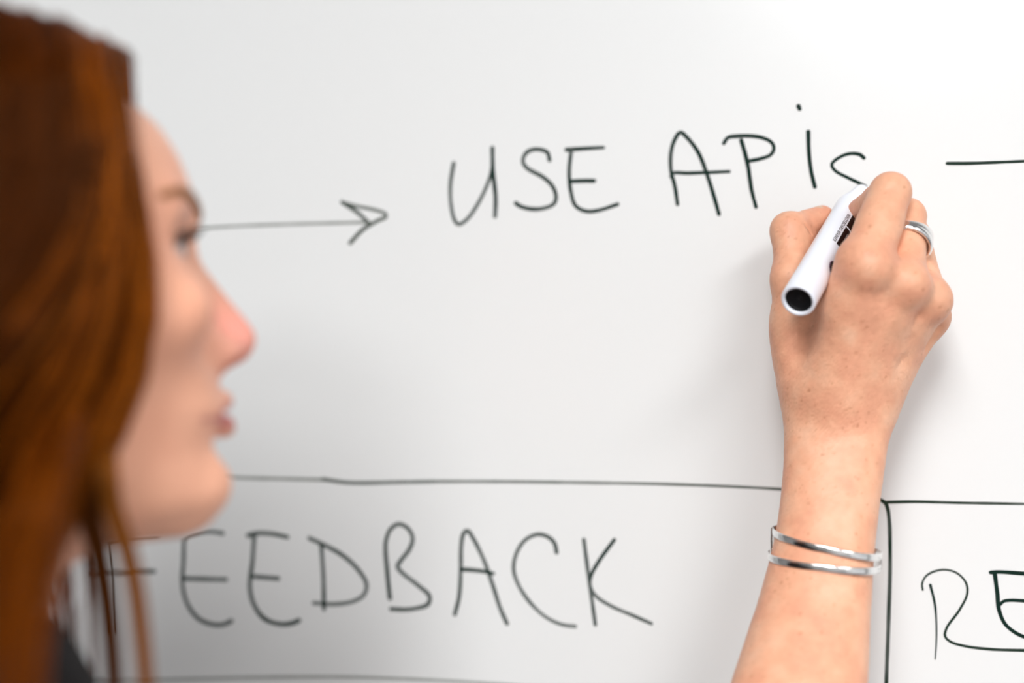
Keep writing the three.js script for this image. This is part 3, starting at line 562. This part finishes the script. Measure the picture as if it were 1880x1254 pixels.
  for (let l = 0; l < LOCKS; l++) {
    const u = Math.pow((l + rnd()) / LOCKS, 1.7), G = guideAt(u), depth = rnd(), wob = [rr(-1, 1), rr(-1, 1), rr(0, 6.3)], shade = rnd();
    const lockR = rr(0.006, 0.011), front = u > 0.012 && u < 0.06 && rnd() < 0.55, glowEdge = u <= 0.012;
    for (let s = 0; s < PER; s++) {
      const a = rnd() * 6.283, rad = Math.sqrt(rnd()) * lockR, dep = depth * 0.016 + rr(-0.003, 0.003);
      const pts = G.map((p, n) => {
        const t = n / (G.length - 1), spread = lerp(1.0, 0.75, t) * rad, w = 0.0035 * Math.sin(wob[2] + t * 7) * t;
        return p.clone().addScaledVector(inward, dep + spread * 0.6 * Math.sin(a)).add(dirW(1, 0, 0).multiplyScalar(spread * Math.cos(a) + w * wob[0])).add(V(0, spread * 0.3 * wob[1], 0));
      });
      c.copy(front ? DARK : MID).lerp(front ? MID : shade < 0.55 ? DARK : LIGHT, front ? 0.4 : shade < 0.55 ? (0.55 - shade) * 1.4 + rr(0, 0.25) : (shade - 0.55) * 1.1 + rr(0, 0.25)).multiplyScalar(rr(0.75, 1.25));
      if (glowEdge) c.lerp(LIGHT, 0.5);  // front edge strands lightened: light through the hair put into their colour
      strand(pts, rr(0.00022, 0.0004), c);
    }
  }
  // darker locks among the rest
  for (let l = 0; l < 240; l++) {
    const u = 0.04 + Math.pow(rnd(), 1.3) * 0.8, k0 = Math.floor(rnd() * 8), G = guideAt(u).slice(k0, k0 + 5 + Math.floor(rnd() * 5)), lr = rr(0.004, 0.008);
    for (let s = 0; s < 26; s++) {
      const a = rnd() * 6.283, rad = Math.sqrt(rnd()) * lr, dep = rr(-0.004, 0.004);
      c.copy(DARK).lerp(MID, 0.2).multiplyScalar(rr(0.6, 1.5));
      strand(G.map((p, n) => p.clone().addScaledVector(inward, dep - 0.004 + rad * 0.5 * Math.sin(a) + (n < 3 ? 0 : 0.0008 * (n - 3))).add(dirW(1, 0, 0).multiplyScalar(rad * Math.cos(a) - 0.0015 * n))), rr(0.00022, 0.00036), c, 8);
    }
  }
  // thin hair over the side of the neck
  for (let s = 0; s < 130; s++) {
    const x = rr(-70, 60), d = rr(0.462, 0.474), v = rr(-14, 14);
    c.copy(MID).lerp(rnd() < 0.5 ? LIGHT : DARK, rnd() * 0.4).multiplyScalar(rr(0.7, 1.2));
    strand([[118 + x * 0.7, 800 + rr(-60, 60)], [74 + x * 0.8, 920], [48 + x + v, 1050], [36 + x, 1180], [22 + x + v, 1330]].map(([px, py], n) => J(px, py, d + (n ? 0 : 0.03))), 0.0003, c, 9);
  }
  // a thin veil of hair beyond the throat
  for (let s = 0; s < 46; s++) {
    const x = rr(-50, 45), d = rr(0.56, 0.59), v = rr(-12, 12);
    c.copy(MID).multiplyScalar(rr(0.6, 1.2));
    strand([[95 + x * 0.7, 860], [112 + x * 0.85, 960], [124 + x + v, 1060], [130 + x, 1160], [138 + x + v, 1300]].map(([px, py]) => J(px, py, d)), 0.0003, c, 9);
  }
  // far side: hair falling behind the neck and the far cheek
  for (let l = 0; l < 60; l++) {
    const u = l / 60, root = fromHead(lerp(0.03, -0.09, u), 0.085, -0.03), a = rr(-0.012, 0.012);
    for (let s = 0; s < 22; s++) {
      const j = () => rr(-0.006, 0.006);
      const pts = [[lerp(0.055, -0.085, u), 0.085, -0.035], [lerp(0.050, -0.098, u), 0.03, -0.083], [lerp(0.030, -0.095, u), -0.05, -0.086], [lerp(0.005, -0.09, u), -0.12, -0.074], [lerp(-0.005, -0.09, u), -0.19, -0.07], [lerp(-0.012, -0.09, u), -0.27, -0.07]].map(([x, y, z]) => fromHead(x + j() + a, y + j(), z + j()));
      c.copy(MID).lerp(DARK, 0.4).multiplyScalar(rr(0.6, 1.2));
      strand(pts, 0.00032, c, 9);
    }
  }
  const g = new THREE.BufferGeometry();
  g.setAttribute('position', new THREE.Float32BufferAttribute(pos, 3)); g.setAttribute('normal', new THREE.Float32BufferAttribute(nor, 3)); g.setAttribute('color', new THREE.Float32BufferAttribute(col, 3)); g.setIndex(idx);
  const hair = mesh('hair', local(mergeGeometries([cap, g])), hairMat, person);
  // two loose locks that hang free before the board
  const loose = [
    [[[165, 790, 0.535], [160, 880, 0.520], [163, 940, 0.522], [178, 1000, 0.524], [192, 1080, 0.526], [203, 1160, 0.527], [210, 1254, 0.528], [212, 1340, 0.528]], new THREE.Color(0.12, 0.032, 0.005), 0.0030],
    [[[190, 780, 0.530], [196, 860, 0.512], [205, 930, 0.514], [230, 1000, 0.516], [247, 1070, 0.518], [258, 1150, 0.519], [268, 1254, 0.520], [272, 1340, 0.520]], new THREE.Color(0.24, 0.075, 0.010), 0.0027],
  ];
  for (const [path, tone, R] of loose) {
    pos.length = nor.length = col.length = idx.length = 0;
    const P = path.map((p) => J(...p));
    for (let s = 0; s < 110; s++) {
      const a = rnd() * 6.283, r = Math.sqrt(rnd()) * R;
      c.copy(tone).multiplyScalar(rr(0.7, 1.2));
      const cut = rr(0, 40) / F * 0.5;
      strand(P.map((p, n) => p.clone().add(V(0, n ? 0 : -cut, 0)).add(dirW(1, 0, 0).multiplyScalar(r * Math.cos(a) * lerp(1.7, 0.9, n / 7))).addScaledVector(toCam, r * Math.sin(a))), 0.0003, c, 14);
    }
    const k = new THREE.BufferGeometry();
    k.setAttribute('position', new THREE.Float32BufferAttribute(pos.slice(), 3)); k.setAttribute('normal', new THREE.Float32BufferAttribute(nor.slice(), 3)); k.setAttribute('color', new THREE.Float32BufferAttribute(col.slice(), 3)); k.setIndex(idx.slice());
    mesh('loose_lock', local(k), hairMat, hair);
  }
}

// ------------------------------------------------------------------ clothes
{
  const cloth = M(new THREE.Color(0.018, 0.017, 0.018), 0.85, { specularIntensity: 0.3 }), denim = M(new THREE.Color(0.03, 0.04, 0.07), 0.9);
  const lim = boundsOf([BJ.shL, BJ.shR, BJ.hips, BJ.elL, elbowR], 0.14);
  const shirt = surfaceNet((x, y, z) => {
    let d = smin(torso(x, y, z), bone(x, y, z, neckBase, mix3(neckBase, neckTop, 0.12), 0.060, 0.055), 0.04) - 0.008;
    const sl = (a, b) => { const s = seg(x, y, z, a, b); return Math.max(s - lerp(0.062, 0.054, seg.t), (seg.t - 0.55) * 0.3); };
    d = smin(d, smin(sl(BJ.shR, elbowR), sl(BJ.shL, BJ.elL), 0.01), 0.03);
    return Math.max(smax(d + 0.004 * (noise(x * 18, y * 9, z * 18) - 0.5), BJ.hips.y - 0.06 - y, 0.01), seg(x, y, z, neckBase, mix3(neckBase, neckTop, 0.12)) < 0 ? 1 : -1);
  }, ...lim, 0.008);
  mesh('shirt', local(shirt), cloth, person, { label: 'black top' });
  const tr = surfaceNet((x, y, z) => {
    let d = smin(ellAxis(x, y, z, BJ.hips, 0.165, 0.14, 0.115), smin(leg(x, y, z, 'R'), leg(x, y, z, 'L'), 0.02), 0.03) - 0.010;
    return smax(smax(d, y - BJ.hips.y - 0.03, 0.01), 0.075 - y, 0.01);
  }, ...boundsOf([BJ.hipL, BJ.hipR, BJ.toeL, BJ.toeR, BJ.hips], 0.16), 0.012);
  mesh('trousers', local(tr), denim, person);
  const shoe = M(new THREE.Color(0.03, 0.03, 0.03), 0.5);
  for (const k of ['R', 'L']) {
    const s = surfaceNet((x, y, z) => smax(smin(bone(x, y, z, BJ['an' + k], BJ['toe' + k], 0.046, 0.040), bone(x, y, z, at(BJ['an' + k], 0, -0.045, -0.04), BJ['toe' + k], 0.038, 0.036), 0.02), 0.001 - y, 0.006), ...boundsOf([BJ['an' + k], BJ['toe' + k]], 0.09), 0.008);
    mesh('shoe', local(s), shoe, person);
  }
}

// ------------------------------------------------------------------ thumb nail
{
  const tip = HJ.thumbTip, ax = HJ.thumbTip.clone().sub(HJ.thumbIp).normalize(), out = dirW(-0.30, 0.86, 0.25).normalize(), o2 = out.addScaledVector(ax, -out.dot(ax)).normalize(), sd = V(0, 0, 0).crossVectors(o2, ax);
  const g = new THREE.SphereGeometry(1, 20, 12, 0, Math.PI * 2, 0, 0.85).scale(0.0068, 0.0078, 0.0085);
  g.applyMatrix4(new THREE.Matrix4().makeBasis(sd, o2, ax).setPosition(tip.clone().addScaledVector(ax, -0.002).addScaledVector(o2, -0.0003)));
  mesh('fingernail', local(g), M(new THREE.Color(0.66, 0.44, 0.30), 0.3), person);
}

// ------------------------------------------------------------------ the marker
{
  const tail = J(1465, 553, 0.735), tip = onBoard(1587, 342, 0.0012), axis = tip.clone().sub(tail), L = axis.length();
  axis.normalize();
  const mid = tail.clone().lerp(tip, 0.4), z = camera.position.clone().sub(mid), zz = z.addScaledVector(axis, -z.dot(axis)).normalize(), xx = V(0, 0, 0).crossVectors(axis, zz);
  const marker = group('marker_pen', null, { label: 'white whiteboard marker with a black end plug, held against the board', category: 'marker' });
  marker.matrix.makeBasis(xx, axis, zz).setPosition(tail); marker.matrix.decompose(marker.position, marker.quaternion, marker.scale);
  const R = 0.0089, white = new THREE.Color(0.80, 0.81, 0.86);
  const S = 1024, cv = document.createElement('canvas'); cv.width = S; cv.height = S;
  const cx = cv.getContext('2d');
  cx.fillStyle = '#edf0f9'; cx.fillRect(0, 0, S, S);
  const X = (deg) => (deg + 180) / 360 * S, Y = (t) => (1 - t) * S;              // seam at the back
  const circ = 2 * Math.PI * R, kx = S / circ, ky = S / L;                       // canvas pixels per metre each way
  const along = (t, deg, fn) => { cx.save(); cx.translate(X(deg), Y(t)); cx.scale(kx, ky); cx.rotate(Math.PI / 2); cx.scale(0.001, 0.001); fn(); cx.restore(); };
  const poly = (pts, fill) => { cx.fillStyle = fill; cx.beginPath(); pts.forEach(([t, d], i) => (i ? cx.lineTo(X(d), Y(t)) : cx.moveTo(X(d), Y(t)))); cx.closePath(); cx.fill(); };
  const write = (text, t, deg, font, size, length) => along(t, deg, () => { cx.font = font + ' 100px ' + (font.includes('italic') ? 'serif' : 'sans-serif'); cx.textBaseline = 'middle'; const w = cx.measureText(text).width; cx.scale(length / w, size / 100); cx.fillText(text, 0, 0); });
  poly([[0.384, 15], [0.528, 15], [0.528, 100], [0.384, 100]], '#0b0709');
  poly([[0.538, 15], [0.70, 15], [0.70, 100], [0.538, 100]], '#0b0709');
  cx.fillStyle = '#15131c'; write('WHITEBOARD MARKER', 0.622, 3, 'bold', 2.7, 0.234 * L * 1000);
  cx.fillStyle = '#c9ccd0'; write('Giotto', 0.505, 44, 'italic', 5.0, 14);
  along(0.285, 48, () => { cx.fillStyle = '#8a5d86'; cx.beginPath(); cx.ellipse(4.5, 0, 4.6, 3.1, 0, 0, 7); cx.fill(); cx.fillStyle = '#160d1c'; cx.beginPath(); cx.ellipse(4.5, 0, 4.2, 2.7, 0, 0, 7); cx.fill(); });
  cx.fillStyle = '#a9a9ad'; write('Giotto', 0.28, 48, 'italic', 2.6, 7);
  const tex = new THREE.CanvasTexture(cv); tex.colorSpace = THREE.SRGBColorSpace; tex.magFilter = THREE.LinearFilter;
  const prof = [[R - 0.0020, 0.0025], [R - 0.0019, 0.0004], [R - 0.0012, 0], [R - 0.0004, 0.0002], [R, 0.0010], [R, 0.02], [R, 0.05], [R, 0.08], [R, 0.100], [R - 0.0001, L - 0.0275], [R - 0.0004, L - 0.0262], [R - 0.0010, L - 0.0240], [R - 0.0019, L - 0.0205], [R - 0.0030, L - 0.0160], [R - 0.0040, L - 0.0110], [R - 0.0047, L - 0.0070], [R - 0.0052, L - 0.0052], [R - 0.0058, L - 0.0047], [0.0022, L - 0.0046]].map(([r, y]) => new THREE.Vector2(r, y));
  const lathe = new THREE.LatheGeometry(prof, 96), uv = lathe.attributes.uv, lp = lathe.attributes.position;
  lathe.rotateY(Math.PI);                                                       // seam to the back
  for (let i = 0; i < uv.count; i++) uv.setXY(i, uv.getX(i), clamp(lp.getY(i) / L, 0, 1));
  mesh('barrel', lathe, M(0xffffff, 0.28, { map: tex, clearcoat: 0.3, clearcoatRoughness: 0.15, side: THREE.DoubleSide }), marker);
  const black = M(new THREE.Color(0.006, 0.006, 0.007), 0.5);
  mesh('end_plug', new THREE.LatheGeometry([[0.0001, 0.0030], [0.0008, 0.0030], [0.0010, 0.0026], [0.0014, 0.0026], [0.0017, 0.0032], [0.0056, 0.0032], [0.0060, 0.0020], [R - 0.0021, 0.0016], [R - 0.0019, 0.004]].map(([r, y]) => new THREE.Vector2(r, y)), 64), M(new THREE.Color(0.004, 0.004, 0.005), 0.6, { side: THREE.DoubleSide, specularIntensity: 0.4 }), marker, { label: 'black round plug set into the end' });
  mesh('nib', new THREE.LatheGeometry([[0.0024, L - 0.008], [0.0024, L - 0.0035], [0.0018, L - 0.0012], [0.0008, L - 0.0001], [0.0001, L]].map(([r, y]) => new THREE.Vector2(r, y)), 32), black, marker);
}

// ------------------------------------------------------------------ bracelet and ring
const silver = M(new THREE.Color(0.86, 0.85, 0.84), 0.16, { metalness: 1 });
{
  const c0 = J(1511, 1008, 0.752), br = group('bracelet', null, { label: 'silver open bangle of two flat bands around the wrist', category: 'bracelet' });
  br.position.copy(c0);
  // the bands run round the wrist, a little away from the skin; angle 0 is the right end, 90 degrees faces the lens, 180 the left end
  function ringPoint(a, py) {
    const y = J(1511, py, 0.752).y, s = armAt(y), gap = 0.0012 + 0.0020 * Math.max(0, Math.cos(a));
    const e = 2 / 2.25, ca = Math.cos(a), sa = Math.sin(a), u = Math.sign(ca) * Math.abs(ca) ** e * (s.a + gap), v = Math.sign(sa) * Math.abs(sa) ** e * (s.b + gap);
    return V(s.x + armSide.x * u + armOut.x * v, y, s.z + armSide.z * u + armOut.z * v);
  }
  const outAt = (a, py) => ringPoint(a, py).sub(ringPoint(a + Math.PI, py)).setY(0).normalize();
  function band(path, half, thick) { // path: list of [angle, pixel row]; a flat strip with rounded edges
    const P = [], prof = [[-1, 0], [-0.9, 0.8], [-0.6, 1], [0, 1.08], [0.6, 1], [0.9, 0.8], [1, 0], [0.9, -0.3], [0, -0.35], [-0.9, -0.3]], pos = [], idx = [], m = prof.length;
    const q = path.map(([a, py]) => ringPoint(a, py));
    q.forEach((p, i) => {
      const t = q[Math.min(q.length - 1, i + 1)].clone().sub(q[Math.max(0, i - 1)]).normalize(), o = outAt(path[i][0], path[i][1]), w = V(0, 0, 0).crossVectors(t, o).normalize(), n = V(0, 0, 0).crossVectors(w, t).normalize();
      for (const [a, b] of prof) { const r = p.clone().addScaledVector(w, a * half).addScaledVector(n, b * thick).sub(c0); pos.push(r.x, r.y, r.z); }
      if (i) for (let j = 0; j < m; j++) { const a = (i - 1) * m + j, b = (i - 1) * m + (j + 1) % m; idx.push(a, a + m, b, b, a + m, b + m); }
    });
    for (let j = 1; j < m - 1; j++) { idx.push(0, j, j + 1); const e = (q.length - 1) * m; idx.push(e, e + j + 1, e + j); }
    const g = new THREE.BufferGeometry();
    g.setAttribute('position', new THREE.Float32BufferAttribute(pos, 3)); g.setIndex(idx); g.computeVertexNormals();
    return g;
  }
  const run = (f, a0, a1, n = 90) => Array.from({ length: n + 1 }, (_, i) => { const t = i / n, a = lerp(a0, a1, t); return [a, f(a, t)]; });
  const up = (a) => lerp(979, 1016, (1 + Math.cos(a)) / 2), low = (a) => lerp(1021, 1037, (1 + Math.cos(a)) / 2);
  mesh('band', band(run(up, -0.05, Math.PI + 0.10), 0.0019, 0.0006), silver, br);
  mesh('band', band(run(low, -0.05, Math.PI + 0.10), 0.0019, 0.0006), silver, br);
  // behind the arm the bands join into one plate on each side, leaving the cuff's opening
  const link = (a0, a1, y0, y1) => band(run((a, t) => (y0 + y1) / 2, a0, a1, 24), Math.abs(y1 - y0) / 2 * 0.752 / F + 0.0019, 0.0006);
  mesh('end_plate', link(Math.PI + 0.06, Math.PI + 0.9, 979, 1021), silver, br);
  mesh('end_plate', link(-0.9, -0.02, 1016, 1037), silver, br);
}
{
  const ax = HJ.mP.clone().sub(HJ.mM).normalize(), c = mix3(HJ.mM, HJ.mP, 0.66).add(dirW(1, 0, 0).multiplyScalar(0.0012)), ring = group('ring', null, { label: 'silver ring of crossing bands on the middle finger', category: 'ring' });
  ring.position.copy(c);
  ring.quaternion.setFromUnitVectors(V(0, 0, 1), ax);
  for (const [tx, ty, off] of [[0.12, 0.04, 0.0022], [-0.16, 0.18, -0.0020], [0.02, -0.10, 0.0002]]) {
    const g = new THREE.TorusGeometry(0.0114, 0.0013, 16, 96).scale(1, 1, 1.75).rotateX(tx).rotateY(ty).translate(0, 0, off);
    mesh('band', g, silver, ring);
  }
}

renderer.render(scene, camera);
